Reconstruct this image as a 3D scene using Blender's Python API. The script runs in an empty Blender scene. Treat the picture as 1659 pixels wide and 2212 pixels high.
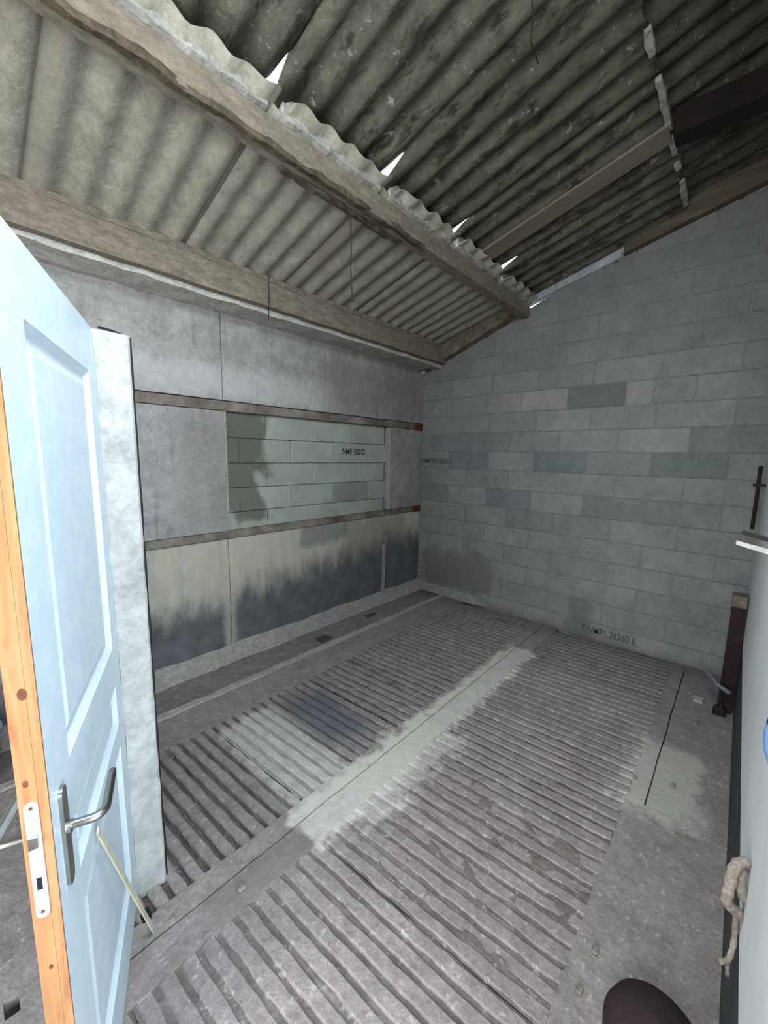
import bpy, bmesh, math, random
from mathutils import Vector, Matrix, noise
random.seed(7)
C = bpy.context.scene.collection
sc = bpy.context.scene

# ------------------------------------------------------------------ camera
YAW, PITCH, ROLL, FPX, CAMH = .7341, .1416, .0184, 852.53, 1.6829
cd = bpy.data.cameras.new('camera'); cam = bpy.data.objects.new('camera', cd); C.objects.link(cam)
cd.sensor_fit = 'VERTICAL'; cd.sensor_height = 36; cd.sensor_width = 27
cd.lens = 36 * FPX / 2212; cd.clip_start = .02; cd.clip_end = 200
fw = Vector((math.cos(YAW)*math.cos(PITCH), math.sin(YAW)*math.cos(PITCH), -math.sin(PITCH)))
r0 = Vector((math.sin(YAW), -math.cos(YAW), 0)); u0 = r0.cross(fw)
r1 = math.cos(ROLL)*r0 + math.sin(ROLL)*u0; u1 = -math.sin(ROLL)*r0 + math.cos(ROLL)*u0
M = Matrix(((r1.x, u1.x, -fw.x, 0), (r1.y, u1.y, -fw.y, 0), (r1.z, u1.z, -fw.z, CAMH), (0, 0, 0, 1)))
cam.matrix_world = M
sc.camera = cam

# ------------------------------------------------------------------ world, lights, exposure
w = bpy.data.worlds.new('world'); sc.world = w; w.use_nodes = True
bg = w.node_tree.nodes['Background']; bg.inputs[0].default_value = (.74, .87, 1, 1); bg.inputs[1].default_value = 3.0
def area(name, loc, target, sx, sy, power, col):
    l = bpy.data.lights.new(name, 'AREA'); l.shape = 'RECTANGLE'; l.size = sx; l.size_y = sy; l.energy = power; l.color = col
    o = bpy.data.objects.new(name, l); C.objects.link(o); o.location = loc
    o.rotation_euler = (Vector(target) - Vector(loc)).to_track_quat('-Z', 'Y').to_euler()
    return o
# daylight through the large open door of the passage behind the photographer
area('daylight_from_open_door', (.0, -1.45, 1.3), (.5, 1.6, 1.3), 1.2, 2.0, 34, (.87, .95, 1))
# fill lamp added before the closed front wall to brighten the back wall
area('added_fill_from_front', (-2.0, .35, 1.6), (2.5, 1.0, 1.6), 2.2, 2.2, 92, (.98, .99, 1))
# low sun outside on the roof
sun = bpy.data.lights.new('sun', 'SUN'); sun.energy = 4; sun.angle = .02; so = bpy.data.objects.new('sun', sun); C.objects.link(so)
so.rotation_euler = Vector((-.25, -1, -.75)).to_track_quat('-Z', 'Y').to_euler()
# fill lamp added under the closed sheets to lift floor, door and right wall
area('added_fill_from_above', (.35, .25, 3.15), (1.0, .9, .0), .9, .9, 42, (.88, .95, 1))
sc.view_settings.view_transform = 'Standard'; sc.view_settings.look = 'None'
sc.view_settings.exposure = 1.12; sc.view_settings.gamma = 1; sc.view_settings.use_curve_mapping = False

# ------------------------------------------------------------------ material helper
def lin(c):
    if isinstance(c, str):
        c = tuple(int(c[i:i+2], 16)/255 for i in (0, 2, 4))
    return tuple((v/12.92 if v <= .04045 else ((v+.055)/1.055)**2.4) for v in c) + (1,)
class NB:
    def __init__(s, name, rough=.9, spec=.3, metal=0):
        s.m = bpy.data.materials.new(name); s.m.use_nodes = True; s.t = s.m.node_tree; s.N = s.t.nodes; s.L = s.t.links
        s.b = s.N['Principled BSDF']; s.b.inputs['Roughness'].default_value = rough
        s.b.inputs['Specular IOR Level'].default_value = spec; s.b.inputs['Metallic'].default_value = metal
        g = s.N.new('ShaderNodeNewGeometry'); s.P = g.outputs['Position']
        q = s.N.new('ShaderNodeSeparateXYZ'); s.L.new(s.P, q.inputs[0]); s.X, s.Y, s.Z = q.outputs
    def put(s, sock, v):
        if hasattr(v, 'links') or isinstance(v, bpy.types.NodeSocket): s.L.new(v, sock)
        else: sock.default_value = v
    def math(s, op, a, b=0.0, c=0.0):
        n = s.N.new('ShaderNodeMath'); n.operation = op
        s.put(n.inputs[0], a); s.put(n.inputs[1], b); s.put(n.inputs[2], c); return n.outputs[0]
    def scale(s, v):
        n = s.N.new('ShaderNodeVectorMath'); n.operation = 'MULTIPLY'; s.L.new(s.P, n.inputs[0]); n.inputs[1].default_value = v; return n.outputs[0]
    def noise(s, sc_, det=4, rough=.6, vec=None, dist=0):
        n = s.N.new('ShaderNodeTexNoise'); n.inputs['Scale'].default_value = sc_; n.inputs['Detail'].default_value = det
        n.inputs['Roughness'].default_value = rough; n.inputs['Distortion'].default_value = dist
        s.L.new(vec if vec is not None else s.P, n.inputs['Vector']); return n.outputs['Fac']
    def step(s, v, a, b):
        n = s.N.new('ShaderNodeMapRange'); n.interpolation_type = 'SMOOTHSTEP'; s.put(n.inputs[0], v)
        n.inputs[1].default_value = a; n.inputs[2].default_value = b; return n.outputs[0]
    def mix(s, f, a, b, mode='MIX'):
        n = s.N.new('ShaderNodeMix'); n.data_type = 'RGBA'; n.blend_type = mode; s.put(n.inputs[0], f)
        s.put(n.inputs[6], a); s.put(n.inputs[7], b); return n.outputs[2]
    def ramp(s, f, *st):
        n = s.N.new('ShaderNodeValToRGB'); s.put(n.inputs[0], f); e = n.color_ramp.elements
        e[0].position, e[0].color = st[0][0], lin(st[0][1]); e[1].position, e[1].color = st[-1][0], lin(st[-1][1])
        for p_, c_ in st[1:-1]:
            k = e.new(p_); k.color = lin(c_)
        return n.outputs[0]
    def box(s, lims, soft, nz=None, amt=0):
        """soft-edged box in world coordinates; lims = {'x':(a,b),...}"""
        out = None
        for ax, (a, b) in lims.items():
            v = {'x': s.X, 'y': s.Y, 'z': s.Z}[ax]
            d = s.math('SUBTRACT', (b-a)/2, s.math('ABSOLUTE', s.math('SUBTRACT', v, (a+b)/2)))
            if nz is not None: d = s.math('ADD', d, s.math('MULTIPLY', s.math('SUBTRACT', nz, .5), amt))
            k = s.step(d, -soft, soft); out = k if out is None else s.math('MULTIPLY', out, k)
        return out
    def objcol(s, c):
        n = s.N.new('ShaderNodeObjectInfo'); return s.mix(1.0, c, n.outputs['Color'], 'MULTIPLY')
    def bump(s, h, st=.4, dist=.01):
        n = s.N.new('ShaderNodeBump'); n.inputs['Strength'].default_value = st; n.inputs['Distance'].default_value = dist
        s.put(n.inputs['Height'], h); s.L.new(n.outputs[0], s.b.inputs['Normal'])
    def out(s, c): s.put(s.b.inputs['Base Color'], c); return s.m

def mottled(name, a, b, scale=6, rough=.9, bump=.35, fine=60, tint=False, spec=.25, metal=0, vec=None):
    n = NB(name, rough, spec, metal); v = n.scale(vec) if vec else None
    f = n.noise(scale, 6, .65, v)
    c = n.ramp(f, (.3, a), (.7, b))
    g = n.noise(fine, 3, .7)
    c = n.mix(.35, c, n.ramp(g, (.35, (.35,)*3), (.65, (.65,)*3)), 'OVERLAY')
    if rough > .88:
        c = n.mix(.5, c, n.ramp(n.noise(scale*3, 5, .75, v), (.3, (.3,)*3), (.7, (.7,)*3)), 'OVERLAY')
    n.bump(g, bump, .004)
    return n.out(n.objcol(c) if tint else c)

# block wall
def m_block():
    n = NB('hollow_block_concrete', .95, .15)
    f = n.noise(3.2, 6, .7); g = n.noise(90, 3, .8)
    c = n.ramp(f, (.28, '848685'), (.72, '9c9e9b'))
    c = n.mix(.4, c, n.ramp(g, (.3, (.33,)*3), (.7, (.67,)*3)), 'OVERLAY')
    # damp at the foot towards the corner and rising patch, dirt splash
    m3 = n.noise(11, 6, .75); c = n.mix(.4, c, n.ramp(m3, (.3, (.36,)*3), (.7, (.64,)*3)), 'OVERLAY')
    nz = n.noise(4, 5, .6)
    low = n.box({'y': (1.9, 2.95), 'z': (.12, .55)}, .08, nz, .5)
    c = n.mix(n.math('MULTIPLY', low, .5), c, lin('4f4a4b'))
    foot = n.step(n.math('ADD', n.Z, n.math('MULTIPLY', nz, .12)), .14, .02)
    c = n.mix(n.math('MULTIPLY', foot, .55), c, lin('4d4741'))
    st = n.box({'y': (.93, 1.12), 'z': (-.1, .34)}, .05, nz, .25)
    c = n.mix(n.math('MULTIPLY', st, .45), c, lin('44504b'))
    up = n.step(n.math('ADD', n.Z, n.math('MULTIPLY', n.math('SUBTRACT', nz, .5), .8)), 2.0, 3.0)
    c = n.mix(n.math('MULTIPLY', up, .22), c, lin('5d605a'))
    n.bump(g, .5, .004)
    return n.out(n.objcol(c))
MB = m_block()
MMORT = mottled('joint_mortar', '858780', '9b9c95', 8, .95, .4)
# precast concrete wall panels with damp foot and run-off streaks
def m_panel(name, a, b):
    n = NB(name, .93, .2)
    f = n.noise(2.6, 7, .7); g = n.noise(70, 3, .8)
    c = n.ramp(f, (.3, a), (.7, b))
    sv = n.scale((5, 5, .35)); s_ = n.noise(3.4, 5, .6, sv)
    c = n.mix(n.math('MULTIPLY', n.step(s_, .52, .75), .4), c, lin('6d675e'))
    sp = n.noise(22, 4, .6)
    c = n.mix(n.math('MULTIPLY', n.step(sp, .64, .72), .5), c, lin('5c574f'))
    m3 = n.noise(9, 6, .75); c = n.mix(.6, c, n.ramp(m3, (.3, (.32,)*3), (.7, (.66,)*3)), 'OVERLAY')
    lp = n.box({'x': (1.12, 1.44), 'z': (1.1, 1.95)}, .12, m3, .5); c = n.mix(n.math('MULTIPLY', lp, .4), c, lin('77706b'))
    c = n.mix(.4, c, n.ramp(g, (.3, (.33,)*3), (.7, (.67,)*3)), 'OVERLAY')
    # pale lime band over the rail
    pb = n.box({'z': (2.08, 2.32), 'x': (.3, 2.6)}, .07, s_, .3)
    c = n.mix(n.math('MULTIPLY', pb, .35), c, lin('c5c6c4'))
    br = n.box({'z': (2.1, 2.65), 'x': (2.45, 3.9)}, .12, s_, .5)
    c = n.mix(n.math('MULTIPLY', br, .4), c, lin('6f665d'))
    # yellowish lower panel, dark damp foot
    lo = n.step(n.Z, 1.02, .98)
    c = n.mix(n.math('MULTIPLY', lo, n.math('ADD', .1, n.math('MULTIPLY', s_, .9))), c, lin('b3af9c'))
    dn = n.noise(3, 6, .65, n.scale((2.2, 2.2, .8)))
    h = n.math('ADD', n.Z, n.math('MULTIPLY', n.math('SUBTRACT', dn, .5), .62))
    h = n.math('SUBTRACT', h, n.math('MULTIPLY', n.math('SUBTRACT', n.X, .9), .085))
    dk = n.step(h, .66, .34)
    seam = n.math('MULTIPLY', n.box({'x': (1.40, 1.50)}, .03, dn, .1), .55)
    dk = n.math('MULTIPLY', dk, n.math('SUBTRACT', 1, seam))
    dcol = n.ramp(n.noise(7, 5, .6), (.3, '33363d'), (.7, '53565d'))
    c = n.mix(n.math('MULTIPLY', dk, .9), c, dcol)
    d2 = n.box({'x': (2.15, 2.75), 'z': (.82, 1.02)}, .04, dn, .2)
    c = n.mix(n.math('MULTIPLY', d2, .6), c, lin('5b6064'))
    d3 = n.box({'x': (2.7, 3.7), 'z': (.6, 1.02)}, .1, dn, .5)
    c = n.mix(n.math('MULTIPLY', d3, .5), c, lin('6a645e'))
    n.bump(n.math('ADD', g, n.math('MULTIPLY', f, 1.5)), .45, .006)
    return n.out(n.objcol(c))
MP = m_panel('precast_concrete', 'aaa7a5', 'c2c1be')
def m_infill():
    n = NB('window_infill_block', .95, .15)
    f = n.noise(4, 6, .7); g = n.noise(80, 3, .8)
    c = n.ramp(f, (.3, '959a92'), (.7, 'aab0a7'))
    c = n.mix(.35, c, n.ramp(g, (.3, (.33,)*3), (.7, (.67,)*3)), 'OVERLAY')
    nz = n.noise(3, 5, .6, dist=.6)
    d = n.box({'x': (1.3, 1.82), 'z': (1.15, 2.2)}, .07, nz, .75)
    c = n.mix(n.math('MULTIPLY', d, .8), c, lin('545147'))
    n.bump(g, .4, .004)
    return n.out(n.objcol(c))
MIN = m_infill()
MINM = mottled('infill_mortar', '8c8f87', 'a2a49b', 5, .95)
# floor concrete
def m_floor(name, a, b, tint=True):
    n = NB(name, .92, .25)
    f = n.noise(5, 7, .72); g = n.noise(60, 4, .8)
    c = n.ramp(f, (.3, a), (.7, b))
    sp = n.noise(26, 4, .65)
    m3 = n.noise(14, 6, .75); c = n.mix(.5, c, n.ramp(m3, (.3, (.32,)*3), (.7, (.68,)*3)), 'OVERLAY')
    c = n.mix(n.math('MULTIPLY', n.step(sp, .58, .68), .45), c, lin('c4bfbf'))
    c = n.mix(n.math('MULTIPLY', n.step(sp, .42, .3), .4), c, lin('6a6460'))
    c = n.mix(.45, c, n.ramp(g, (.3, (.3,)*3), (.7, (.7,)*3)), 'OVERLAY')
    nz = n.noise(7, 5, .7)
    # pale dust swept along the central joint and over one slab
    d = n.box({'x': (.93, 3.3), 'y': (1.17, 1.40)}, .03, nz, .22)
    c = n.mix(n.math('MULTIPLY', d, n.math('ADD', .25, n.math('MULTIPLY', m3, .95))), c, lin('b9b8b1'))
    d = n.box({'x': (1.15, 1.95), 'y': (1.07, 1.42)}, .06, nz, .4)
    c = n.mix(n.math('MULTIPLY', d, n.math('ADD', .1, n.math('MULTIPLY', m3, .95))), c, lin('b4b3ac'))
    d = n.box({'x': (.96, 1.33), 'y': (1.35, 2.2)}, .03, nz, .14)
    c = n.mix(n.math('MULTIPLY', d, n.math('ADD', .1, n.math('MULTIPLY', m3, .8))), c, lin('b5b5ae'))
    d = n.box({'x': (2.1, 2.75), 'y': (-.02, .3)}, .05, nz, .3)
    c = n.mix(n.math('MULTIPLY', d, .55), c, lin('b3b3ac'))
    # dark blue-black stain
    d = n.box({'x': (1.36, 1.66), 'y': (1.6, 2.12)}, .07, nz, .3)
    c = n.mix(n.math('MULTIPLY', d, .6), c, lin('4d525b'))
    # dark strip by the joint
    d = n.box({'x': (.5, .93), 'y': (1.21, 1.335)}, .015, nz, .03)
    c = n.mix(n.math('MULTIPLY', d, .5), c, lin('6b6962'))
    # dirty edge by the block wall
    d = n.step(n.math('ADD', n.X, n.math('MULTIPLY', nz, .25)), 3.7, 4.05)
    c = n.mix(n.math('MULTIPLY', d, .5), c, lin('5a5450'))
    n.bump(n.math('ADD', n.math('MULTIPLY', sp, 2), g), .5, .006)
    return n.out(n.objcol(c) if tint else c)
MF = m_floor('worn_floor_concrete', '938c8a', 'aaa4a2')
MDIRT = m_floor('packed_dirt', '5d5550', '827a75', False)
MDIRT2 = m_floor('pale_packed_dirt', '6f6764', '928a86', False)
MCOVE = mottled('mortar_cove', '99968f', 'b0ada5', 9, .95, .5)
MCURB = mottled('curb_concrete', 'a9a6a0', 'bcbab5', 12, .95, .5)
MHOLE = mottled('dark_rubble', '4a443f', '5d5650', 14)
# roof sheets
def m_sheet(name, a, b, moss, amt):
    n = NB(name, .95, .15)
    f = n.noise(3, 7, .7, n.scale((3, .9, 1))); g = n.noise(55, 4, .8)
    c = n.ramp(f, (.3, a), (.7, b))
    s = n.noise(9, 5, .7, n.scale((1.6, .6, 1)))
    c = n.mix(n.math('MULTIPLY', n.step(s, .5, .66), amt), c, lin(moss))
    s2 = n.noise(16, 4, .7)
    c = n.mix(n.math('MULTIPLY', n.step(s2, .6, .7), amt*.8), c, lin('b3b2a6'))
    c = n.mix(.4, c, n.ramp(g, (.3, (.35,)*3), (.7, (.65,)*3)), 'OVERLAY')
    m3 = n.noise(13, 5, .75, n.scale((1, .7, 1)), .5)
    c = n.mix(.55, c, n.ramp(m3, (.3, (.3,)*3), (.7, (.68,)*3)), 'OVERLAY')
    if amt < .5:
        for xs in (.362, 1.09, 1.817, 2.545, 3.272):
            d = n.box({'x': (xs-.012, xs+.012)}, .009, m3, .02); c = n.mix(n.math('MULTIPLY', d, .6), c, lin('4c4940'))
        d = n.box({'x': (1.83, 1.93)}, .012, m3, .03); c = n.mix(n.math('MULTIPLY', d, .45), c, lin('6e685a'))
        d = n.box({'x': (.37, .50)}, .02, m3, .04); c = n.mix(n.math('MULTIPLY', d, .4), c, lin('77726a'))
    n.bump(n.math('ADD', g, n.math('MULTIPLY', m3, 2)), .5, .006)
    return n.out(n.objcol(c))
MS1 = m_sheet('pale_fibre_cement', 'a5a292', 'b8b5a5', '8c887a', .3)
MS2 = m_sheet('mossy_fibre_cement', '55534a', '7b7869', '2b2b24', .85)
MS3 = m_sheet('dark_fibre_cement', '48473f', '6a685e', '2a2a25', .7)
MBEAM = mottled('dusty_concrete_beam', '766d61', '978d7d', 7, .95, .5, 50, False, vec=(1, 3, 3))
MLIP = mottled('pale_bedding_mortar', 'b5b3ad', 'cccac4', 9, .95, .6)
MEDGE = mottled('dark_rough_concrete', '3f382e', '6d6352', 10, .95, .8)
MPACK = mottled('mortar_packing', '9a9890', 'b5b4ad', 14, .95, .6)
MRAKE = mottled('rough_brown_mortar', '5e5347', '8d8375', 9, .95, .8)
MLIT = mottled('lit_plaster', '9c9fa4', 'b7bcc4', 6, .9, .5)  # light spilling through the roof gap painted in as a bluish tone
MWOOD = mottled('brown_timber', '4a4238', '665b4d', 5, .85, .4, vec=(1, .3, 6))
MWOOD2 = mottled('brown_batten', '6b6055', '7d7266', 5, .85, .3, vec=(6, .4, 1))
MDARKW = mottled('dark_rusty_beam', '0f0c0a', '1e1410', 6, .85, .3)
MRUST = mottled('rusty_rail_steel', '4c4037', 'a79e92', 3.2, .95, .5)
MRUST2 = mottled('red_rust', '50241d', '693027', 12, .8, .5)
MREDST = mottled('dark_red_steel', '1c1014', '2e1b1f', 12, .7, .4)
MIRON = mottled('dark_iron', '1d191c', '2c2528', 12, .7, .3, metal=.3)
MWHITE = mottled('white_plaster', 'adb0ad', 'c0c2bf', 3, .9, .25, 40)
def m_wallr():
    n = NB('limewashed_wall', .9, .2)
    f = n.noise(3, 5, .6); g = n.noise(40, 3, .7)
    c = n.ramp(f, (.3, 'dfe4e5'), (.7, 'f0f3f4'))
    far = n.step(n.X, 2.0, 3.9); c = n.mix(n.math('MULTIPLY', far, .45), c, lin('8f9494'))  # light falloff painted in: wall greyer towards its far end
    n.bump(g, .3, .004)
    return n.out(c)
MWR = m_wallr()
MBASE = mottled('dark_wall_base', '3c3f42', '54575a', 6, .85, .4)
MDOOR = mottled('white_door_paint', 'c6d5df', 'd0dde6', 1.5, .42, .03, 20, spec=.5)
def m_pine():
    n = NB('raw_pine', .75, .35)
    f = n.noise(5, 5, .55, n.scale((9, 9, .8)), 1.2)
    c = n.ramp(f, (.3, '7d5230'), (.5, '8f6743'), (.75, '9c7654'))
    return n.out(c)
MPINE = m_pine()
MKNOT = mottled('pine_knot', '573021', '6b4029', 30, .6, .1)
MSTEEL = mottled('brushed_nickel', 'a9aaa4', 'bcbdb6', 20, .28, .02, metal=1, spec=.5)
MPLATE = mottled('bright_lock_plate', 'dce6ea', 'e8f0f3', 20, .35, .02, metal=.3, spec=.5)
MDK = mottled('black_gap', '101012', '18181b', 20, .8)
MSTRIP = mottled('thin_black_strip', '17171d', '23232b', 20, .7)
MROPE = mottled('jute_rope', '8f8478', 'b3a99d', 60, .95, .8, 120)
MSTICK = mottled('pale_lath', 'b9b8a4', 'cdccb8', 10, .8, .1)
MBUCK = mottled('grey_plastic', '6d7c84', '7b8a92', 5, .5, .05, spec=.4)
MBLUE = mottled('blue_plastic', '6f9fd0', '82b0dd', 5, .4, .02, spec=.5)
MNAVY = mottled('navy_plastic', '2a3550', '36425e', 5, .4, .02, spec=.5)
MBLOB = mottled('dark_brown_blob', '2a2024', '382b2e', 6, .8, .2)
MINK = mottled('stamp_ink', '2b3238', '39424a', 40, .9)
MINK2 = mottled('faded_stamp_ink', '4a5250', '5c6462', 40, .9)
MSTONE = mottled('crumbled_mortar', '7f7a73', 'a39e96', 20, .95, .6)
MWIRE = mottled('dusty_cobweb_thread', '2b2824', '3a3631', 20, .95)
MOUTER = mottled('passage_wall_render', 'a9aaa6', 'bdbeb9', 3, .95, .3)

# ------------------------------------------------------------------ geometry helpers
def mesh(name, V, F, smooth=False):
    me = bpy.data.meshes.new(name); me.from_pydata([tuple(v) for v in V], [], F); me.update()
    bm = bmesh.new(); bm.from_mesh(me); bmesh.ops.recalc_face_normals(bm, faces=bm.faces); bm.to_mesh(me); bm.free()
    if smooth:
        for p in me.polygons: p.use_smooth = True
    return me
def link(name, me, m, parent=None, **kw):
    o = bpy.data.objects.new(name, me); C.objects.link(o)
    if m is not None and len(me.materials) == 0: me.materials.append(m)
    if parent: o.parent = parent
    for k, v in kw.items(): o[k] = v
    return o
class G:
    def __init__(s): s.V, s.F = [], []
    def add(s, V, F):
        k = len(s.V); s.V += [Vector(v) for v in V]; s.F += [tuple(i+k for i in f) for f in F]; return s
    def box(s, x0, x1, y0, y1, z0, z1, ch=0):
        if ch <= 0:
            V = [(x, y, z) for z in (z0, z1) for y in (y0, y1) for x in (x0, x1)]
            s.add(V, [(0, 1, 3, 2), (4, 6, 7, 5), (0, 4, 5, 1), (2, 3, 7, 6), (0, 2, 6, 4), (1, 5, 7, 3)])
        else:
            bm = bmesh.new(); bmesh.ops.create_cube(bm, size=1)
            for v in bm.verts: v.co = Vector(((x0+x1)/2+v.co.x*(x1-x0), (y0+y1)/2+v.co.y*(y1-y0), (z0+z1)/2+v.co.z*(z1-z0)))
            bmesh.ops.bevel(bm, geom=bm.edges[:], offset=ch, segments=1, affect='EDGES')
            bm.verts.index_update(); s.add([v.co.copy() for v in bm.verts], [[v.index for v in f.verts] for f in bm.faces]); bm.free()
        return s
    def prism(s, poly, d):          # poly list of 3D points, extruded by vector d
        n = len(poly); d = Vector(d); P = [Vector(p) for p in poly]
        s.add(P + [p+d for p in P], [tuple(range(n)), tuple(range(2*n-1, n-1, -1))] + [(i, (i+1) % n, n+(i+1) % n, n+i) for i in range(n)])
        return s
    def tube(s, pts, r, n=10, caps=True):
        P = [Vector(p) for p in pts]; R = r if isinstance(r, (list, tuple)) else [r]*len(P)
        k = len(s.V); up = Vector((0, 0, 1)); prev = None
        for i, p in enumerate(P):
            t = (P[min(i+1, len(P)-1)] - P[max(i-1, 0)]).normalized()
            if prev is None: a = t.cross(up if abs(t.z) < .9 else Vector((1, 0, 0))).normalized()
            else: a = (prev - t*prev.dot(t)).normalized()
            prev = a; b = t.cross(a)
            for j in range(n):
                q = 2*math.pi*j/n; s.V.append(p + (a*math.cos(q)+b*math.sin(q))*R[i])
        for i in range(len(P)-1):
            for j in range(n): s.F.append((k+i*n+j, k+i*n+(j+1) % n, k+(i+1)*n+(j+1) % n, k+(i+1)*n+j))
        if caps: s.F.append(tuple(k+j for j in range(n))[::-1]); s.F.append(tuple(k+(len(P)-1)*n+j for j in range(n)))
        return s
    def lathe(s, prof, c, n=32):    # prof (r,z), closed at r=0 ends when given
        k = len(s.V); c = Vector(c)
        for r, z in prof:
            for j in range(n):
                q = 2*math.pi*j/n; s.V.append(c+Vector((r*math.cos(q), r*math.sin(q), z)))
        for i in range(len(prof)-1):
            for j in range(n): s.F.append((k+i*n+j, k+i*n+(j+1) % n, k+(i+1)*n+(j+1) % n, k+(i+1)*n+j))
        return s
    def go(s, name, m, parent=None, smooth=False, **kw): return link(name, mesh(name, s.V, s.F, smooth), m, parent, **kw)
def jit(g, a, fr=5):
    for v in g.V:
        n = noise.noise_vector(v*fr); v += n*a
    return g
def empty(name, loc, **kw):
    o = bpy.data.objects.new(name, None); C.objects.link(o); o.location = loc; o.empty_display_size = .1
    for k, v in kw.items(): o[k] = v
    return o
def rough_bar(x0, x1, y0, y1, z0, z1, nseg, amp, fr=6, slope=None, axis='x'):
    """bar subdivided along its axis with a rough, uneven outline; slope(y)->dz"""
    g = G(); k = 3
    ring = []
    for a in range(k): ring.append((a/k, 0))
    for a in range(k): ring.append((1, a/k))
    for a in range(k): ring.append((1-a/k, 1))
    for a in range(k): ring.append((0, 1-a/k))
    n = len(ring)
    for i in range(nseg+1):
        t = i/nseg
        for (u, v) in ring:
            if axis == 'x': p = Vector((x0+(x1-x0)*t, y0+(y1-y0)*u, z0+(z1-z0)*v))
            else: p = Vector((x0+(x1-x0)*u, y0+(y1-y0)*t, z0+(z1-z0)*v))
            if slope: p.z += slope(p.y)
            nn = noise.noise_vector(p*fr); p += nn*amp + noise.noise_vector(p*fr*4)*amp*.4
            g.V.append(p)
    for i in range(nseg):
        for j in range(n): g.F.append((i*n+j, i*n+(j+1) % n, (i+1)*n+(j+1) % n, (i+1)*n+j))
    g.F.append(tuple(range(n))[::-1]); g.F.append(tuple(nseg*n+j for j in range(n)))
    return g

XB, YA, YC = 3.9912, 2.9927, -.12
SL = .27
def zr(y): return 2.85 + SL*(YA-y)          # centre plane of the roof sheets

# ================================================================== SETTING
# ---------------------------------------------------------------- floor
floor = link('floor', mesh('floor', *(lambda g: (g.V, g.F))(G().box(-2.3, XB+.1, -1.7, YA+.1, -.12, -.045))), MDIRT, kind='structure')
def slab(name, x0, x1, y0, y1, top=0, tint=(1, 1, 1), segs=None, m=None, amp=.0025):
    nx = segs or max(2, int((x1-x0)/.12)); ny = max(2, int((y1-y0)/.12)); g = G()
    for j in range(ny+1):
        for i in range(nx+1):
            x = x0+(x1-x0)*i/nx; y = y0+(y1-y0)*j/ny
            ed = .006*noise.noise(Vector((x*9, y*9, 3)))
            if j in (0, ny): y += ed
            g.V.append(Vector((x, y, top+amp*noise.noise(Vector((x*4, y*4, 1))))))
    for j in range(ny):
        for i in range(nx): a = j*(nx+1)+i; g.F.append((a, a+1, a+nx+2, a+nx+1))
    per = [i for i in range(nx+1)] + [j*(nx+1)+nx for j in range(1, ny+1)] + [ny*(nx+1)+i for i in range(nx-1, -1, -1)] + [j*(nx+1) for j in range(ny-1, 0, -1)]
    k = len(g.V)
    for a in per: v = g.V[a]; g.V.append(Vector((v.x, v.y, -.05)))
    for q in range(len(per)): g.F.append((per[q], k+q, k+(q+1) % len(per), per[(q+1) % len(per)]))
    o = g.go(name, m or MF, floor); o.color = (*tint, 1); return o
# plain strips (left gutter, margins, middle joint strips, right margin)
slab('gutter_slab', -1.6, XB, 2.60, YA, -.012, (.86, .84, .82))
slab('margin_slab', -1.6, XB, 2.275, 2.552, 0, (.98, .97, .95))
slab('joint_strip', -1.6, XB, 1.344, 1.432, .001, (1.04, 1.04, 1.02))
slab('joint_strip', -1.6, XB, 1.205, 1.337, 0, (1, 1, .99))
slab('margin_slab', -1.6, XB, .186, .262, .0, (.97, .97, .95))
slab('edge_slab', -1.6, 2.16, -1.65, .186, .002, (.98, .97, .95))
slab('edge_slab', 2.165, XB, -.13, .179, 0, (.94, .95, .92))
curb = rough_bar(-1.6, XB, 2.548, 2.60, -.03, .012, 90, .008, 9); curb.go('curb', MCURB, floor)
cove = G(); N = 70
for i in range(N+1):
    x = -1.6+(XB+1.6)*i/N; a = noise.noise(Vector((x*3, 0, 5)))*.02; b = noise.noise(Vector((x*4, 7, 5)))*.025
    cove.V += [Vector((x, YA-.075+a, -.012)), Vector((x, YA-.035+a*.5, .045+b*.5)), Vector((x, YA+.002, .115+b))]
for i in range(N):
    for j in range(2): q = i*3+j; cove.F.append((q, q+3, q+4, q+1))
cove.go('baseboard_left', MCOVE, None, kind='structure')
cove = G(); N = 50
for i in range(N+1):
    y = 1.95+(YA-1.95)*i/N; a = noise.noise(Vector((y*3, 0, 9)))*.02; b = noise.noise(Vector((y*4, 7, 9)))*.015
    k = min(1, (y-1.95)/.25)
    cove.V += [Vector((XB-.05*k+a*k-.001, y, 0)), Vector((XB-.03*k+a*.5*k, y, .04*k+b*.5*k)), Vector((XB-.004, y, .09*k+b*k+.002))]
for i in range(N):
    for j in range(2): q = i*3+j; cove.F.append((q, q+3, q+4, q+1))
cove.go('baseboard_back', MMORT, None, kind='structure')

# slatted (grooved) slabs: every slat is a piece
PITCH_S = .0665; SKEW = -.08
def slat_mesh(name, L, seed, wear, gap=.022):
    rnd = random.Random(seed); g = G(); N = 18; hw = (PITCH_S-gap)/2
    for i in range(N+1):
        t = i/N; y = L*(t-.5); x = -y*.0
        a = (rnd.random()-.5)*.005*wear; b = (rnd.random()-.5)*.005*wear; z = (rnd.random()-.5)*.0035*wear
        e = .012 if i in (0, N) else 0
        for (u, v) in ((-hw-.004, -.045), (-hw+a, -.007), (-hw+.006+a, z), (hw-.006+b, z), (hw+b, -.007), (hw+.004, -.045)):
            g.V.append(Vector((u, y, v)))
    for i in range(N):
        for j in range(5): q = i*6+j; g.F.append((q, q+6, q+7, q+1))
    g.F.append(tuple(range(6))); g.F.append(tuple(N*6+j for j in range(6)))
    me = mesh(name, g.V, g.F); me.materials.append(MF); return me
SM = {}
for key, L in (('l', .845), ('r', .947)):
    SM[key] = [slat_mesh('slat', L, 11*k+3, 1+.35*(k % 3), .022 if key == 'l' else .017) for k in range(6)]
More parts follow.
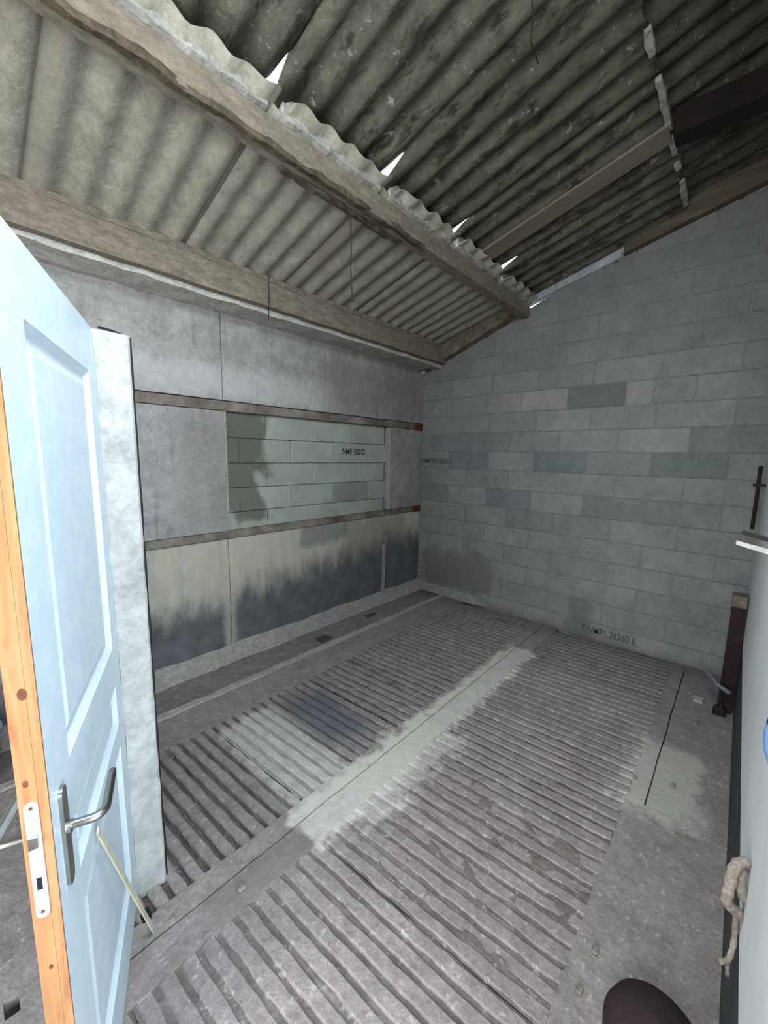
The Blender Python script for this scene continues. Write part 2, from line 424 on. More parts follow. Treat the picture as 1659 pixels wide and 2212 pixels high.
def slotted(key, x0, ncells, ya, yb, depth, tints, bumps, fill=None):
    """one precast slab: dirt fill + slats as sub-parts; slabs are slightly skewed to the wall"""
    ym = (ya+yb)/2; x1 = x0+ncells*PITCH_S
    g = G(); nx, ny = ncells*3, 22
    for j in range(ny+1):
        for i in range(nx+1):
            x = x0+(x1-x0)*i/nx; y = ya+(yb-ya)*j/ny; xs = x+SKEW*(y-ym)
            z = -depth + bumps*(noise.noise(Vector((xs*16, y*11, x0*3)))*1.2+.6*noise.noise(Vector((xs*30, y*30, 2))))
            if j in (0, ny): z = max(z, -.006)
            g.V.append(Vector((xs, y, min(z, .0012))))
    for j in range(ny):
        for i in range(nx): a = j*(nx+1)+i; g.F.append((a, a+1, a+nx+2, a+nx+1))
    p = g.go('slatted_slab', fill or MDIRT, floor)
    for k in range(ncells):
        xm = x0+(k+.5)*PITCH_S
        me = random.choice(SM[key]); o = bpy.data.objects.new('slat', me); C.objects.link(o); o.parent = p
        o.location = (xm, ym, random.uniform(-.0015, .0015)); o.rotation_euler = (0, 0, -SKEW + (math.pi if random.random() < .5 else 0))
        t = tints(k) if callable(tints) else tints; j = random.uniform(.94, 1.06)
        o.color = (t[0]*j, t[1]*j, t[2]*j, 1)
    return p
W = (1, 1, 1)
YL0, YL1, YR0, YR1 = 1.432, 2.275, .262, 1.205
for a_, b_, c_, d_ in ((-1.6, -.035, YL0, YL1), (.0, .245, YL0, YL1), (-.035, .0, 1.505, YL1), (-.035, .0, YL0, 1.447)):
    slab('plain_slab', a_, b_, c_, d_, .0, (.97, .97, .98))
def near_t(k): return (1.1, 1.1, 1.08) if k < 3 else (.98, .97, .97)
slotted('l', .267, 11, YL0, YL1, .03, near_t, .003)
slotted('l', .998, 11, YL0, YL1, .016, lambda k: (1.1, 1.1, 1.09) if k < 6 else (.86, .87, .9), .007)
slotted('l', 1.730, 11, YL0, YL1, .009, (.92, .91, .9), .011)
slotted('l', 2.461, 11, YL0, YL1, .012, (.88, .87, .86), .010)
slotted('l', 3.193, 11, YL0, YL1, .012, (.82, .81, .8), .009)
slotted('r', -.465, 11, YR0, YR1, .02, W, .005)
slotted('r', .267, 11, YR0, YR1, .009, (1.04, 1.01, 1.02), .008, MDIRT2)
slotted('r', .998, 11, YR0, YR1, .004, (1.04, 1.01, 1.02), .008, MDIRT2)
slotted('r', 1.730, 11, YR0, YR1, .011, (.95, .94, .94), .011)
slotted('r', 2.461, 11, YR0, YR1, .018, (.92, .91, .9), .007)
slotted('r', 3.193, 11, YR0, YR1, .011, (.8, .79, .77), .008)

# ---------------------------------------------------------------- left wall (precast panels, rails, blocked window)
wl = G().box(-2.3, XB+.2, YA+.075, YA+.25, -.1, 2.80).go('wall_left', MINM, None, kind='structure')
def panel(x0, x1, z0, z1, y=YA, tint=1.0):
    g = G(); nx = max(3, int((x1-x0)/.1)); nz = max(2, int((z1-z0)/.1))
    for j in range(nz+1):
        for i in range(nx+1):
            x = x0+(x1-x0)*i/nx; z = z0+(z1-z0)*j/nz; e = (i in (0, nx)) or (j in (0, nz))
            jx = noise.noise(Vector((x*14, z*14, y)))*.004 if e else 0
            g.V.append(Vector((x+(jx if i in (0, nx) else 0), y+.003*noise.noise(Vector((x*2.5, z*2.5, 4)))+(.006 if e else 0), z+(jx if j in (0, nz) else 0))))
    for j in range(nz):
        for i in range(nx): a = j*(nx+1)+i; g.F.append((a, a+1, a+nx+2, a+nx+1))
    per = [i for i in range(nx+1)] + [j*(nx+1)+nx for j in range(1, nz+1)] + [nz*(nx+1)+i for i in range(nx-1, -1, -1)] + [j*(nx+1) for j in range(nz-1, 0, -1)]
    k = len(g.V)
    for a in per: v = g.V[a]; g.V.append(Vector((v.x, YA+.08, v.z)))
    for q in range(len(per)): g.F.append((per[q], k+q, k+(q+1) % len(per), per[(q+1) % len(per)]))
    o = g.go('concrete_panel', MP, wl); o.color = (tint, tint, tint, 1); return o
XP = [-2.2, -.40, 1.465, 3.395, XB+.02]
for a, b in zip(XP[:-1], XP[1:]):
    panel(a+.003, b-.003, -.03, 1.0)
    panel(a+.003, b-.003, 2.082, 2.735, tint={-2.2: 1, -.40: 1, 1.465: .97, 3.395: .9}[a])
panel(-2.197, -.403, 1.068, 1.998); panel(-.397, 1.468, 1.068, 1.998, tint=1.14); panel(3.398, XB+.02, 1.068, 1.998, tint=.9)
# bedding lip over the panels
rough_bar(-2.2, XB, 2.735, YA+.02, 2.705, 2.75, 110, .010, 8).go('mortar_lip', MLIP, wl)
# recessed rails
for z0, z1 in ((1.0, 1.068), (1.998, 2.078)):
    g = G().box(-2.2, 3.85, YA+.002 if z0 > 1.5 else YA-.004, YA+.06, z0+.004, z1-.004, .004); g.go('wall_rail', MRUST, wl)
    g = G().box(3.85, XB+.005, YA-.012, YA+.04, z0-.004, z1+.004, .005); g.go('rail_end', MRUST2, wl, label='rust red rail end')
G().box(1.462, 1.482, YA-.006, YA+.06, 1.066, 2.0, .004).go('window_jamb', MCURB, wl)
G().box(3.378, 3.402, YA-.010, YA+.06, 1.066, 2.0, .004).go('window_jamb', MCURB, wl)
G().box(3.300, 3.345, YA-.012, YA+.01, .02, .70, .006).go('wall_batten', MCOVE, wl)
rough_bar(3.29, 3.36, YA-.02, YA+.01, .68, .80, 4, .006).go('rusty_bracket', MRUST, wl)
rough_bar(1.448, 1.476, YA-.008, YA+.02, 1.0, 1.0, 2, .001)
# blocked-up window
def block(par, y0, y1, z0, z1, x, out, m, tint, name='block', ax='y', clips=None):
    """chamfered face of a concrete block in a wall plane; returns object"""
    P = [(y0, z0), (y1, z0), (y1, z1), (y0, z1)]
    for c in clips or ():
        Q = []
        for i in range(len(P)):
            a, b = P[i], P[(i+1) % len(P)]; fa, fb = c(a[0])-a[1], c(b[0])-b[1]
            if fa >= 0: Q.append(a)
            if fa*fb < 0: t = fa/(fa-fb); Q.append((a[0]+(b[0]-a[0])*t, a[1]+(b[1]-a[1])*t))
        P = Q
        if len(P) < 3: return None
    cx = sum(p[0] for p in P)/len(P); cz = sum(p[1] for p in P)/len(P)
    n = len(P); g = G(); D = .05
    def pt(u, v, d): return Vector((x+d, u, v)) if ax == 'y' else Vector((u, x+d, v))
    ins = []
    for u, v in P:
        L = math.hypot(u-cx, v-cz) or 1; ins.append((u-(u-cx)/L*.007, v-(v-cz)/L*.007))
    g.V = [pt(u, v, D) for u, v in P] + [pt(u, v, -out+.004) for u, v in P] + [pt(u, v, -out) for u, v in ins]
    for k in (0, n):
        for i in range(n): g.F.append((k+i, k+(i+1) % n, k+n+(i+1) % n, k+n+i))
    g.F.append(tuple(2*n+i for i in range(n)))
    o = g.go(name, m, par); o.color = (*tint, 1); return o
rr = random.Random(5)
infill = []
for k in range(5):
    z0 = 1.005+.2*k; off = .38 if k % 2 else .13
    x = 1.484-off
    while x < 3.376:
        a, b = max(x, 1.484), min(x+.496, 3.376)
        if b-a > .03:
            t = rr.uniform(.93, 1.05)
            if k == 1 and 2.55 < (a+b)/2 < 3.15: t = .72
            o = block(wl, a, b, z0, z0+.196, YA+.045, rr.uniform(.0, .003), MIN, (t, t*1.0, t), ax='x')
            if k == 3 and a < 2.85 < b: infill = o
        x += .5
# ---------------------------------------------------------------- back wall (hollow block)
def rakeA(y): return 2.735+.357*(2.86-y)
def rakeB(y): return 3.315+.246*(1.29-y)
g = G(); yy = [YA+.1, 1.77, -1.7]
top = lambda y: min(rakeA(y), rakeB(y))
poly = [(XB+.006, YA+.1, -.1), (XB+.006, -1.7, -.1), (XB+.006, -1.7, top(-1.7)), (XB+.006, 1.62, top(1.62)), (XB+.006, YA+.1, top(YA+.1))]
wb = g.prism(poly, (.2, 0, 0)).go('wall_back', MMORT, None, kind='structure')
over = {(2, 'd'): (.822, 1.301)}
def tint_for(k, yc, y0, y1):
    t = rr.uniform(.93, 1.05); c = (t, t, t)
    def at(y): return y0 <= y <= y1
    if k == 2:
        if at(1.08): return (.66, .70, .71), True
        if at(1.55): return (1.16, 1.14, 1.08), True
        if at(.72): return (1.16, 1.14, 1.1), True
        if at(2.1): return (1.05, 1.03, 1.0), True
    if k == 0:
        if at(.6): return (1.12, 1.12, 1.12), True
        if at(.1): return (.82, .84, .86), True
        if at(2.5): return (.80, .82, .87), True
        if at(2.0): return (.80, .83, .84), True
    if k == -1:
        if at(2.25): return (.74, .78, .82), True
        if at(1.35): return (.72, .77, .80), True
        if at(.35): return (.68, .74, .74), True
        if at(2.8): return (.95, .96, .98), True
    if k == -3:
        if at(2.7): return (.78, .83, .86), True
        if at(2.05): return (.78, .79, .86), True
        if at(.95): return (.82, .82, .79), True
        if at(.45): return (.86, .89, .84), True
    if k == -4 and at(1.5): return (.80, .82, .82), True
    if k >= 4: return (t*.92, t*.93, t*.92), False
    return c, False
stamps = {}
Z0 = 1.7493
for k in range(-9, 12):
    za = Z0+.2*k+.003; zb = za+.193
    off = .344 if k % 2 == 0 else .086
    y = off-.5*8
    js = []
    while y < YA: js.append(y); y += .5
    if k == 2: js = [-1.66, -1.16, -.66, -.16, .34, .622, .822, 1.30, 1.744, 2.15, 2.65]
    if k == 6: js = [j+.1 for j in js]
    for a, b in zip(js, js[1:]+[js[-1]+.5]):
        a2, b2 = max(a+.0035, -1.7), min(b-.0035, YA)
        if b2-a2 < .04: continue
        if zb < .02: continue
        t, _ = tint_for(k, (a2+b2)/2, a2, b2)
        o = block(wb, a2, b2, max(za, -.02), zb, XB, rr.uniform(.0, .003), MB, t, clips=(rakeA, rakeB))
        if o: stamps[(k, round((a+b)/2, 1))] = (o, a2, b2)
# rough mortar, plaster with gap light painted in, and timber along the rake
rough_bar(XB-.11, XB+.04, 1.80, 2.93, -.03, .115, 26, .013, 6, slope=lambda y: rakeA(y), axis='y').go('rake_mortar', MRAKE, wb)
rough_bar(XB-.02, XB+.06, .95, 1.80, -.02, .10, 18, .006, 6, slope=lambda y: rakeB(y)-.01, axis='y').go('rake_lit_plaster', MLIT, wb)
rough_bar(XB-.07, XB+.03, -1.6, .93, -.02, .27, 30, .004, 6, slope=lambda y: rakeB(y)-.01, axis='y').go('rake_timber', MWOOD, wb)

def stamp(txt, par, loc, h, wdt, rot, m, name='stamped_number'):
    cu = bpy.data.curves.new('t', 'FONT'); cu.body = txt; cu.size = h*1.35; cu.extrude = .0004; cu.offset = h*.012
    o = bpy.data.objects.new('t', cu); C.objects.link(o)
    dg = bpy.context.evaluated_depsgraph_get(); me = bpy.data.meshes.new_from_object(o.evaluated_get(dg))
    bpy.data.objects.remove(o); xs = [v.co.x for v in me.vertices]; ys = [v.co.y for v in me.vertices]
    w0 = max(xs)-min(xs); h0 = max(ys)-min(ys)
    for v in me.vertices:
        v.co.x = (v.co.x-min(xs))*wdt/w0; v.co.y = (v.co.y-min(ys))*h/h0
    me.materials.clear(); me.materials.append(m); me.name = name
    q = bpy.data.objects.new(name, me); C.objects.link(q); q.location = loc; q.rotation_euler = rot; q.parent = par
    return q
R90 = math.pi/2
if infill: stamp('NMP1360:D', infill, (2.715, YA+.0375, 1.69), .06, .32, (R90, 0, 0), MINK)
s_ = stamps.get((-1, 2.8)) or [v for kk, v in stamps.items() if kk[0] == -1][-1]
stamp('BMPK3606/1', s_[0], (XB-.008, 2.972, 1.605), .055, .43, (R90, 0, -R90), MINK2)
s_ = [v for kk, v in stamps.items() if kk[0] == -9 or kk[0] == -8][0]
for kk, v in stamps.items():
    if kk[0] == -9 and v[1] < .8 < v[2]: s_ = v
stamp('F NMP1.26360 II', s_[0], (XB-.008, .99, .045), .07, .44, (R90, 0, -R90), MINK2)

# ---------------------------------------------------------------- right wall
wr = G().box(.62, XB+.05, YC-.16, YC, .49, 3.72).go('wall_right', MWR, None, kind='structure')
G().box(.62, XB+.05, YC-.16, YC-.006, -.1, .49).go('dark_wall_base', MBASE, wr)  # lower part of the right wall in a darker colour

# ---------------------------------------------------------------- partition with door opening
wp = G().box(.345, .443, 1.537, YA, -.02, 2.058)
wp = rough_bar(.345, .443, 1.537, YA, -.02, 2.056, 10, .0, 6, axis='y')
for v in wp.V:
    if v.y < 1.6:
        v.y = 1.537+.003*noise.noise(v*7)
wp = G()
nz = 40
for j in range(nz+1):
    z = -.02+2.076*j/nz; a = .004*noise.noise(Vector((z*9, 1, 1))); b = .003*noise.noise(Vector((z*7, 5, 1)))
    wp.V += [Vector((.343, YA, z)), Vector((.343+b, 1.540, z)), Vector((.352+b, 1.535+a, z)), Vector((.436+b, 1.535+a, z)), Vector((.443+a, 1.541, z)), Vector((.443, YA, z))]
for j in range(nz):
    for i in range(6): wp.F.append((j*6+i, j*6+(i+1) % 6, (j+1)*6+(i+1) % 6, (j+1)*6+i))
wp.F.append(tuple(range(6))); wp.F.append(tuple(nz*6+i for i in range(6)))
wpo = wp.go('wall_partition', MWHITE, None, kind='structure')
st = G(); pts = [(.4455+.003*noise.noise(Vector((z*.45, 3, 3)))+.002*noise.noise(Vector((z*2, 3, 3))), 1.545, z*.05) for z in range(0, 42)]
st.tube(pts, .0045, 6); st.tube([(.4455, 1.545, 2.05), (.40, 1.545, 2.062), (.36, 1.545, 2.066)], .004, 6)
st.go('thin_black_strip', MSTRIP, wpo)  # thin black line along the partition edge
# passage walls behind the photographer
G().box(-2.3, -2.1, -1.7, YA+.1, -.1, 4.3).go('wall_front', MOUTER, None, kind='structure')
wpass = G().box(-2.3, -.75, -1.75, -1.6, -.1, 4.3).box(.75, XB+.2, -1.75, -1.6, -.1, 4.3).box(-.75, .75, -1.75, -1.6, 2.4, 4.3)
wpass.go('wall_passage', MOUTER, None, kind='structure')

# ================================================================== ROOF
ceil = empty('ceiling', (0, 0, 0), kind='structure')
NW, AMP = 5, .0125; SW = .7275
def sheet(x0, y0, y1, off, m, tint, waves=NW, width=SW+.03, notch=None, jag=0, amp=AMP, seed=0, low=False):
    """corrugated sheet from y0 (low, towards the left wall) to y1 (high); off = height over the roof plane"""
    g = G(); S = 8; nx = waves*S; ny = 6; T = .007; rows = []
    for side in (0, 1):
        for j in range(ny+1):
            for i in range(nx+1):
                u = i/nx; x = x0+width*u
                ya, yb = y0, y1
                if notch and i <= S*notch[0]: yb = y1+notch[1]        # mitred corner at the upper end
                if low and i <= 2: ya = y0-(.26, .19, .07)[i]
                if low and i >= nx-3: ya = y0-(.04, .08, .17, .24)[i-nx+3]
                if jag: yb += jag*noise.noise(Vector((x*9, seed, 1))); ya += jag*.4*noise.noise(Vector((x*9, seed, 6)))
                y = ya+(yb-ya)*j/ny
                z = zr(y)+off+amp*math.cos(2*math.pi*waves*u)+(T if side else 0)+.002*noise.noise(Vector((x*3, y*3, seed)))
                g.V.append(Vector((x, y, z)))
    n1 = (nx+1)*(ny+1)
    for j in range(ny):
        for i in range(nx):
            a = j*(nx+1)+i; g.F.append((a, a+nx+1, a+nx+2, a+1)); b = a+n1; g.F.append((b, b+1, b+nx+2, b+nx+1))
    for i in range(nx): g.F.append((i, i+1, n1+i+1, n1+i)); a = ny*(nx+1)+i; g.F.append((a, n1+a, n1+a+1, a+1))
    for j in range(ny): a = j*(nx+1); g.F.append((a, n1+a, n1+a+nx+1, a+nx+1)); b = a+nx; g.F.append((b, b+nx+1, n1+b+nx+1, n1+b))
    me = mesh('roof_sheet', g.V, g.F, True)
    o = link('roof_sheet', me, m, ceil); o.color = (tint, tint*.995, tint*.985, 1)
    md = None
    return o
rr = random.Random(3)
XS = [.36+SW*k for k in range(-4, 5)]
for i, x in enumerate(XS):
    sheet(x, 3.3, 1.64, .006 if i % 2 else 0, MS1, rr.uniform(.94, 1.04), notch=(.55, .07), jag=.018, seed=i)
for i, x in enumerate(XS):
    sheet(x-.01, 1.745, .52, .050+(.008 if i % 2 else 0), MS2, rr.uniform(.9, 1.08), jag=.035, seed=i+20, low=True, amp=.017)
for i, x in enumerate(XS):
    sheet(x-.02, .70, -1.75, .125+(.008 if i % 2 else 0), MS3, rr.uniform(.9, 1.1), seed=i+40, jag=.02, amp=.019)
# darker loose cover strip under one joint of the lower row
# mortar packing between purlin/lower sheets and upper sheets, left open at the sheet corners
for i, x in enumerate(XS):
    g = rough_bar(x+.075, x+SW-.005, 1.70, 1.78, -.02, .075, 30, .010, 11, slope=lambda y: zr(y)); g.go('mortar_packing', MPACK, ceil)

for a_, b_ in ((2.25, 2.38), (2.55, 2.95), (3.02, 3.2), (3.3, 3.36), (3.52, 3.85)):
    rough_bar(a_, b_, .508, .535, .028, .052, max(5, int((b_-a_)*40)), .010, 13, slope=lambda y: zr(y)).go('mortar_packing', MPACK, ceil)
# beams
def beam(name, x0, x1, y0, y1, z0, m, topoff, lab=None, amp=.005):
    g = G(); N = 60
    for i in range(N+1):
        x = x0+(x1-x0)*i/N
        for (y, z) in ((y0, z0), (y1, z0), (y1, zr(y1)-topoff), (y0, zr(y0)-topoff)):
            v = Vector((x, y, z)); v += noise.noise_vector(v*5)*amp+noise.noise_vector(v*17)*amp*.5; g.V.append(v)
    for i in range(N):
        for j in range(4): g.F.append((i*4+j, i*4+(j+1) % 4, (i+1)*4+(j+1) % 4, (i+1)*4+j))
    g.F.append((0, 1, 2, 3)); g.F.append(tuple(N*4+j for j in range(4)))
    return g.go(name, m, None)
b = beam('eave_beam', -2.2, XB-.01, 2.672, 2.96, 2.737, MBEAM, .018, amp=.006)
b['kind'] = 'structure'
rough_bar(-2.2, XB-.02, 2.665, 2.71, -.035, .0, 120, .008, 14, slope=lambda y: zr(y)).go('beam_bedding', MBEAM, b)
b = beam('purlin_beam', -2.2, XB-.01, 1.722, 1.81, 3.05, MBEAM, .026, amp=.004)
b['kind'] = 'structure'
rough_bar(.1, 2.25, 1.716, 1.748, 3.038, 3.066, 90, .013, 9).go('dark_rough_edge', MEDGE, b)  # darker rough bar along the lower edge of the beam
rough_bar(1.2, 2.1, 1.785, 1.82, 3.03, 3.06, 30, .016, 9).go('dark_rough_edge', MEDGE, b)
# brown batten under the upper sheets, dark beam beyond
g = G().prism([(2.89, 1.69, zr(1.69)+.018), (3.05, 1.69, zr(1.69)+.018), (3.05, 1.69, zr(1.69)+.036), (2.89, 1.69, zr(1.69)+.036)], (0, -1.17, 1.17*SL))
o = g.go('roof_batten', MWOOD2, None); o['label'] = 'flat brown batten lying along the slope under the upper roof sheets'; o['category'] = 'batten'
o = G().box(2.86, 3.0, -1.6, .49, 3.465, 3.60, .006).go('roof_beam', MDARKW, None)
o['label'] = 'dark almost black level roof beam at upper right'; o['category'] = 'beam'

# ================================================================== DOOR
ang = math.atan2(-.927, -.375)
door = empty('door_1', (.346, 1.549, 0), kind='structure'); door.rotation_euler = (0, 0, ang)
DW, DH, DT = .735, 2.055, .042
leaf = G()
def lb(x0, x1, z0, z1): leaf.box(x0, x1, -DT, 0, z0, z1)
PAN = [(.10, .61, .17, .70), (.10, .61, .775, .915), (.10, .61, 1.045, 1.915)]
lb(0, .10, .006, DH); lb(.61, DW-.001, .006, DH)
for z0, z1 in ((.006, .17), (.70, .775), (.915, 1.045), (1.915, DH)): lb(.10, .61, z0, z1)
leaf.go('door_leaf', MDOOR, door)
for a, b_, c, d in PAN:
    g = G()
    for side in (1, -1):
        y_off = 0 if side == 1 else -DT; k = len(g.V); rings = [(0, 0), (.006, .004), (.022, .013), (.03, .013), (.052, .007)]
        if d-c < .2: rings = [(0, 0), (.006, .004), (.022, .013), (.028, .013), (.042, .008)]
        for ins, dp in rings:
            for (x, z) in ((a+ins, c+ins), (b_-ins, c+ins), (b_-ins, d-ins), (a+ins, d-ins)): g.V.append(Vector((x, y_off-side*dp, z)))
        for r_ in range(len(rings)-1):
            for j in range(4): g.F.append((k+r_*4+j, k+r_*4+(j+1) % 4, k+(r_+1)*4+(j+1) % 4, k+(r_+1)*4+j))
        e = k+(len(rings)-1)*4; g.F.append((e, e+1, e+2, e+3))
    g.go('door_panel', MDOOR, door)
# raw pine lipping on the free edge, in two laminations, with knots
lip = G().box(DW-.001, DW+.004, -DT, -.0145, .006, DH).box(DW-.001, DW+.0042, -.0140, 0, .006, DH)
lip = lip.go('edge_lipping', MPINE, door, label='unpainted pine edge')
for z, y, r_ in ((1.268, -.019, .0085), (1.10, -.029, .005), (.71, -.024, .004)):
    g = G(); n = 14; k = 0
    V = [Vector((DW+.0048, y, z))] + [Vector((DW+.0046, y+r_*.8*math.cos(q*2*math.pi/n), z+r_*1.3*math.sin(q*2*math.pi/n))) for q in range(n)]
    g.add(V, [(0, 1+q, 1+(q+1) % n) for q in range(n)]); g.go('knot', MKNOT, lip)
# lock plate
def rrect(cx, cz, w_, h_, r_, n=6):
    P = []
    for (sx, sz, a0) in ((1, 1, 0), (-1, 1, 90), (-1, -1, 180), (1, -1, 270)):
        for i in range(n+1):
            q = math.radians(a0+90*i/n); P.append((cx+sx*(w_/2-r_)+r_*math.cos(q), cz+sz*(h_/2-r_)+r_*math.sin(q)))
    return P
pl = G().prism([(DW+.0042, y, z) for y, z in rrect(-.025, .944, .020, .238, .0095)], (.0025, 0, 0)).go('lock_plate', MPLATE, door)
G().prism([(DW+.006, -.032, .975), (DW+.006, -.018, .978), (DW+.006, -.018, .998), (DW+.006, -.032, .999)], (.009, 0, 0)).go('latch_bolt', MSTEEL, pl)
G().box(DW+.0060, DW+.0072, -.029, -.021, .885, .910).go('bolt_slot', MDK, pl)
for z in (1.052, .838):
    g = G(); g.tube([(DW+.006, -.025, z), (DW+.0078, -.025, z)], .0032, 12); g.go('screw', MKNOT, pl)
# handles
for sgn in (1, -1):
    y0 = 0 if sgn == 1 else -DT
    bp = G().prism([(x, y0, z) for x, z in rrect(.683, .928, .03, .215, .0145)], (0, sgn*.007, 0)).go('handle_plate', MSTEEL, door)
    g = G(); P = []
    for t in range(0, 5): P.append(Vector((.683, y0+sgn*(.005+.010*t), .948)))
    for t in range(1, 7):
        q = math.radians(15*t); P.append(Vector((.683-.022*(1-math.cos(q)), y0+sgn*(.045+.022*math.sin(q)), .948)))
    for t in range(1, 6): P.append(Vector((.661-.021*t, y0+sgn*(.067-.001*t), .948)))
    R_ = [.0085]*len(P); R_[-1] = .0075
    g.tube(P, R_, 16); g.go('handle_lever', MSTEEL, bp, smooth=True)
    G().tube([(.683, y0+sgn*.006, .945), (.683, y0+sgn*.014, .945)], .013, 18).go('handle_rose', MSTEEL, bp)
# thin black strip on the top edge and hinges
G().box(-.002, DW, -DT, -DT+.012, DH, DH+.009).go('black_top_strip', MSTRIP, door)
for z in (.25, 1.05, 1.82):
    G().tube([(-.004, .002, z-.04), (-.004, .002, z+.04)], .006, 10).go('hinge', MSTEEL, door)

# ================================================================== LOOSE THINGS
def T(o, label, cat, group=None):
    o['label'] = label; o['category'] = cat
    if group: o['group'] = group
    return o
# pale lath leaning on the door
pz = Vector((.346, 1.549, 0)); dd = Vector((-.375, -.927, 0)).normalized(); nn = Vector((.927, -.375, 0)).normalized()
topP = pz+dd*.497+nn*.008+Vector((0, 0, .755)); botP = Vector((.322, 1.378, .004))+nn*.02
ax = (topP-botP).normalized(); sd = ax.cross(nn).normalized()*.009; th = nn*.004
T(G().prism([botP-sd, botP+sd, botP+sd+th, botP-sd+th], topP-botP).go('wooden_lath', MSTICK), 'thin pale wooden lath leaning against the white door', 'lath')
T(jit(G().box(.325, .352, 1.418, 1.452, .001, .028, .004), .004, 40).go('metal_clip', MIRON), 'small dark metal clip on the floor at the foot of the doorway pillar', 'clip')
# bucket behind the door
bk = empty('bucket', (-.13, 2.75, -.01)); T(bk, 'grey plastic bucket half hidden behind the open door', 'bucket')
G().lathe([(.0, .002), (.15, .002), (.155, .01), (.195, .25), (.205, .25), (.205, .262), (.188, .262), (.186, .25), (.146, .016), (0, .016)], (0, 0, 0), 36).go('bucket_body', MBUCK, bk, smooth=False)
g = G(); g.tube([(.2*math.cos(a), .2*math.sin(a)*.35, .255-.05*math.sin(a)) for a in [math.pi*i/14 for i in range(15)]], .004, 8)
g.go('bucket_handle', MIRON, bk)
# holes/slots in floor beside the bucket are part of slats; small cover patches in gutter
T(jit(G().box(2.145, 2.275, 2.665, 2.765, -.012, -.002, .003), .006, 12).go('floor_plate', MHOLE), 'dark square plate lying in the wall gutter', 'plate')
T(jit(G().box(2.84, 2.98, 2.76, 2.82, -.012, -.004, .003), .006, 12).go('rubble_patch', MHOLE), 'small dark lump of dirt in the gutter nearer the corner', 'dirt')
# things by the right wall
post = empty('steel_post', (3.44, -.07, 0)); T(post, 'short dark red steel post standing against the right wall', 'post')
for (x0, x1, y0, y1) in ((-.05, -.042, -.045, .035), (.042, .05, -.045, .035), (-.042, .042, -.045, -.037)):
    pass
G().box(-.05, .05, -.045, -.037, 0, .80).box(-.05, -.042, -.037, .03, 0, .80).box(.042, .05, -.037, .03, 0, .80).go('post_channel', MREDST, post)
jit(G().box(-.055, .055, -.048, .036, .74, .82, .006), .008, 20).go('post_cap', MRAKE, post, label='mortar-caked top')
T(G().tube([(3.50, .035, .20), (3.34, -.025, .205), (3.26, -.085, .21)], .012, 10).go('grey_pipe', MBUCK), 'short grey pipe crossing the foot of the red post', 'pipe')
rod = empty('iron_rod', (3.6, -.085, 1.24)); T(rod, 'dark iron rod with cross piece hanging at far end of right wall', 'rod')
G().tube([(0, 0, 0), (0, .0, .2), (0, .003, .42)], .011, 8).go('rod_shaft', MIRON, rod)
G().box(-.012, .012, -.035, .028, .285, .305, .003).go('cross_piece', MIRON, rod)
T(jit(G().box(3.31, 3.37, -.085, -.02, 0, .06, .012).box(3.33, 3.36, -.07, -.05, .05, .10, .006), .016, 18).go('iron_lump', MIRON), 'dark rusty iron lump on the floor before the red post', 'iron')
T(jit(G().box(3.40, 3.46, .03, .09, 0, .02, .005), .01, 30).go('plaster_flake', MWHITE), 'white plaster flake on the floor near the red post', 'flake')
sb = G().prism([(.88, YC-.01, 1.515), (.88, -.004, 1.546), (.88, -.004, 1.550), (.88, YC-.01, 1.524)], (.02, 0, 0)).go('shelf_blade', MCURB)
T(sb, 'cream wooden tongue sticking out from the right wall', 'bracket')
T(G().prism([(.94, YC-.01, 1.527), (.94, -.010, 1.556), (.94, -.010, 1.562), (.94, YC-.01, 1.533)], (.02, 0, 0)).go('black_bar', MIRON), 'thin black bar just above the cream wooden tongue', 'bracket')  # thin dark bar above the tongue
# rope
def px3(px, py, x):       # a point of the plane x = const that was measured in the photograph
    d = fw + r1*((px-829.5)/FPX) - u1*((py-1106)/FPX); t = x/d.x; return Vector((0, 0, CAMH))+d*t
rp = empty('rope', px3(1600, 1900, 1.22)); T(rp, 'frayed pale rope looped on the right wall', 'rope')
o0 = rp.location
def rope(pts, r_, nm):
    P = [px3(a, b, x)-o0 for a, b, x in pts]; Q = []
    for i in range(len(P)-1):
        for t in (0, .25, .5, .75): Q.append(P[i].lerp(P[i+1], t))
    Q.append(P[-1]); S_ = Q[:]
    for _ in range(2): S_ = [S_[0]]+[(S_[i-1]+S_[i]*2+S_[i+1])/4 for i in range(1, len(S_)-1)]+[S_[-1]]
    G().tube(S_, [r_*(1+.12*math.sin(i*2.1)) for i in range(len(S_))], 10).go(nm, MROPE, rp, smooth=True)
rope([(1612, 1862, 1.25), (1592, 1866, 1.23), (1582, 1885, 1.22), (1572, 1925, 1.2), (1567, 1945, 1.2), (1580, 1960, 1.21), (1602, 1980, 1.23), (1615, 1985, 1.25)], .0125, 'rope_loop')
rope([(1615, 1868, 1.27), (1600, 1880, 1.24), (1597, 1905, 1.23), (1603, 1935, 1.23), (1618, 1950, 1.25), (1625, 1975, 1.27)], .0115, 'rope_loop')
rope([(1590, 1950, 1.25), (1588, 2010, 1.24), (1583, 2050, 1.22), (1572, 2078, 1.2), (1555, 2076, 1.18)], .0065, 'rope_tail')
rope([(1571, 2080, 1.2), (1572, 2107, 1.2)], .005, 'rope_tail')
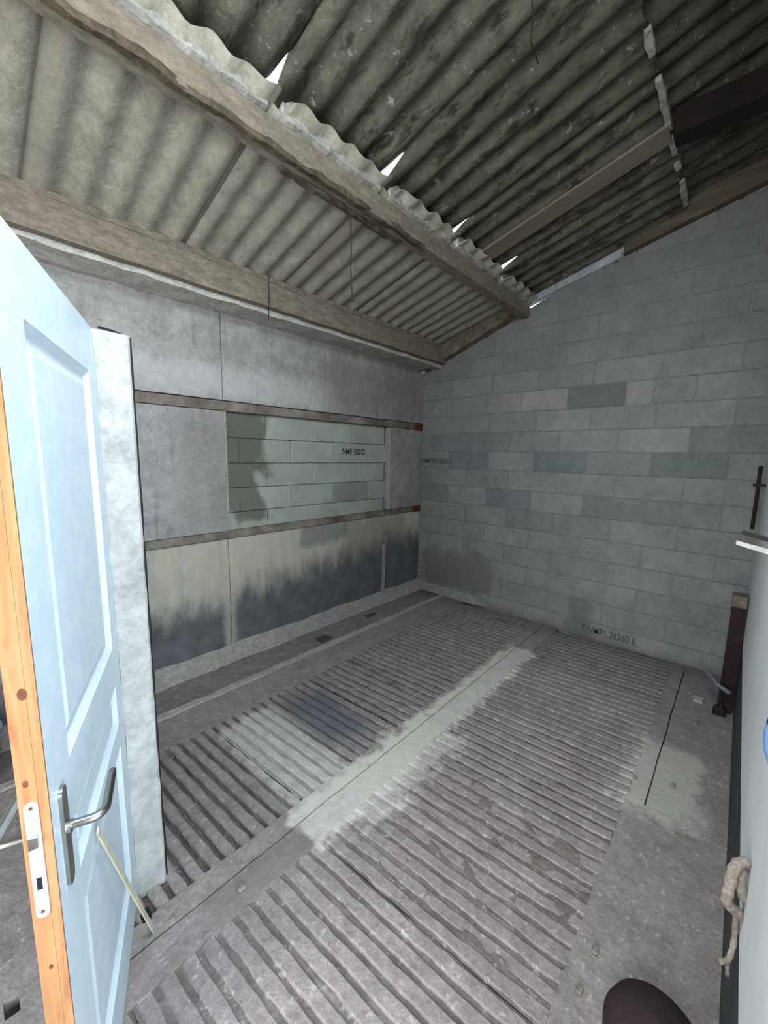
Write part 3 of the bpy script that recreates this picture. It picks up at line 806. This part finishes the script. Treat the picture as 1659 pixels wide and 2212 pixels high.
# blue thing at the right frame edge
bo = empty('plastic_float', px3(1708, 1600, .98)); T(bo, 'blue plastic ball with navy top hanging by the right wall', 'float')
def half(z0, z1, m, nm):
    pr = []
    for i in range(13):
        a = -math.pi/2+math.pi*i/12; z = .078*math.sin(a)
        if z0-1e-6 <= z <= z1+1e-6: pr.append((.035*math.cos(a)+.0005, z))
    G().lathe(pr, (0, 0, 0), 24).go(nm, m, bo, smooth=True)
half(-.08, .021, MBLUE, 'float_body'); half(.019, .08, MNAVY, 'float_cap')
# added for a blurred fingertip: dark rounded tub at the bottom right corner
blob = empty('fingertip_blob', (1.2, .012, 0)); T(blob, 'added dark brown fingertip lid at the bottom right edge', 'placeholder')
G().lathe([(.126, 0), (.128, .05), (.113, .09), (.06, .112), (0.0, .118)], (0, 0, 0), 36).go('blob_dome', MBLOB, blob, smooth=True)
# hanging threads under the roof
def thread(pts, lab, r_=.0022):
    T(G().tube(pts, r_, 5).go('cobweb_thread', MWIRE), lab, 'thread')
thread([(1.63, 1.76, 3.0), (1.634, 1.757, 2.85), (1.629, 1.755, 2.70), (1.641, 1.75, 2.545)], 'long dark thread hanging from the middle roof beam', .0035)
thread([(1.666, 2.655, 2.93), (1.668, 2.652, 2.80), (1.659, 2.65, 2.64)], 'short dark thread hanging down the eave beam', .003)
thread([(1.63, .79, 3.50), (1.64, .79, 3.45), (1.70, .80, 3.40), (1.76, .83, 3.36), (1.89, .85, 3.38)], 'curved dark thread under the mossy upper roof sheets', .003)
# grey cable tied at the corner of the eave beam
g = G(); a = [px3(905, 795, 3.86), px3(920, 785, 3.84), px3(930, 770, 3.82), px3(934, 752, 3.82)]
g.tube(a, .012, 10); T(g.go('cable', MCURB, smooth=True), 'pale cable stub curving out by the corner of the eave beam', 'cable')
# crumbs of mortar
crumb = [(3.1, .05), (3.65, .10), (2.394, .093), (3.5, .12), (1.35, .20), (.40, 1.36), (2.32, .25), (2.2, 2.44), (2.05, 2.39), (1.73, 2.45), (.62, 1.27), (1.20, .21)]
cw = ['in front of the white flake by the red post', 'at the foot of the red post against the back wall', 'in the middle of the pale patch along the right wall',
      'left of the red post near the block wall', 'in the right hand joint close to the photographer', 'beside the foot of the leaning lath',
      'on the slats left of the pale patch', 'on the smooth margin just below the dark square plate', 'on the margin above the dark blue stain', 'on the margin left of the dark square plate',
      'in the dark strip of the central joint', 'at the near end of the right slats']
for i, (x, y) in enumerate(crumb):
    s_ = random.uniform(.007, .015)
    T(jit(G().box(x-s_, x+s_, y-s_*.8, y+s_*.8, .0, s_*1.1, s_*.3), s_*.4, 60).go('mortar_crumb', MSTONE), 'small grey crumb of mortar ' + cw[i], 'crumb', 'mortar crumbs scattered on the floor')
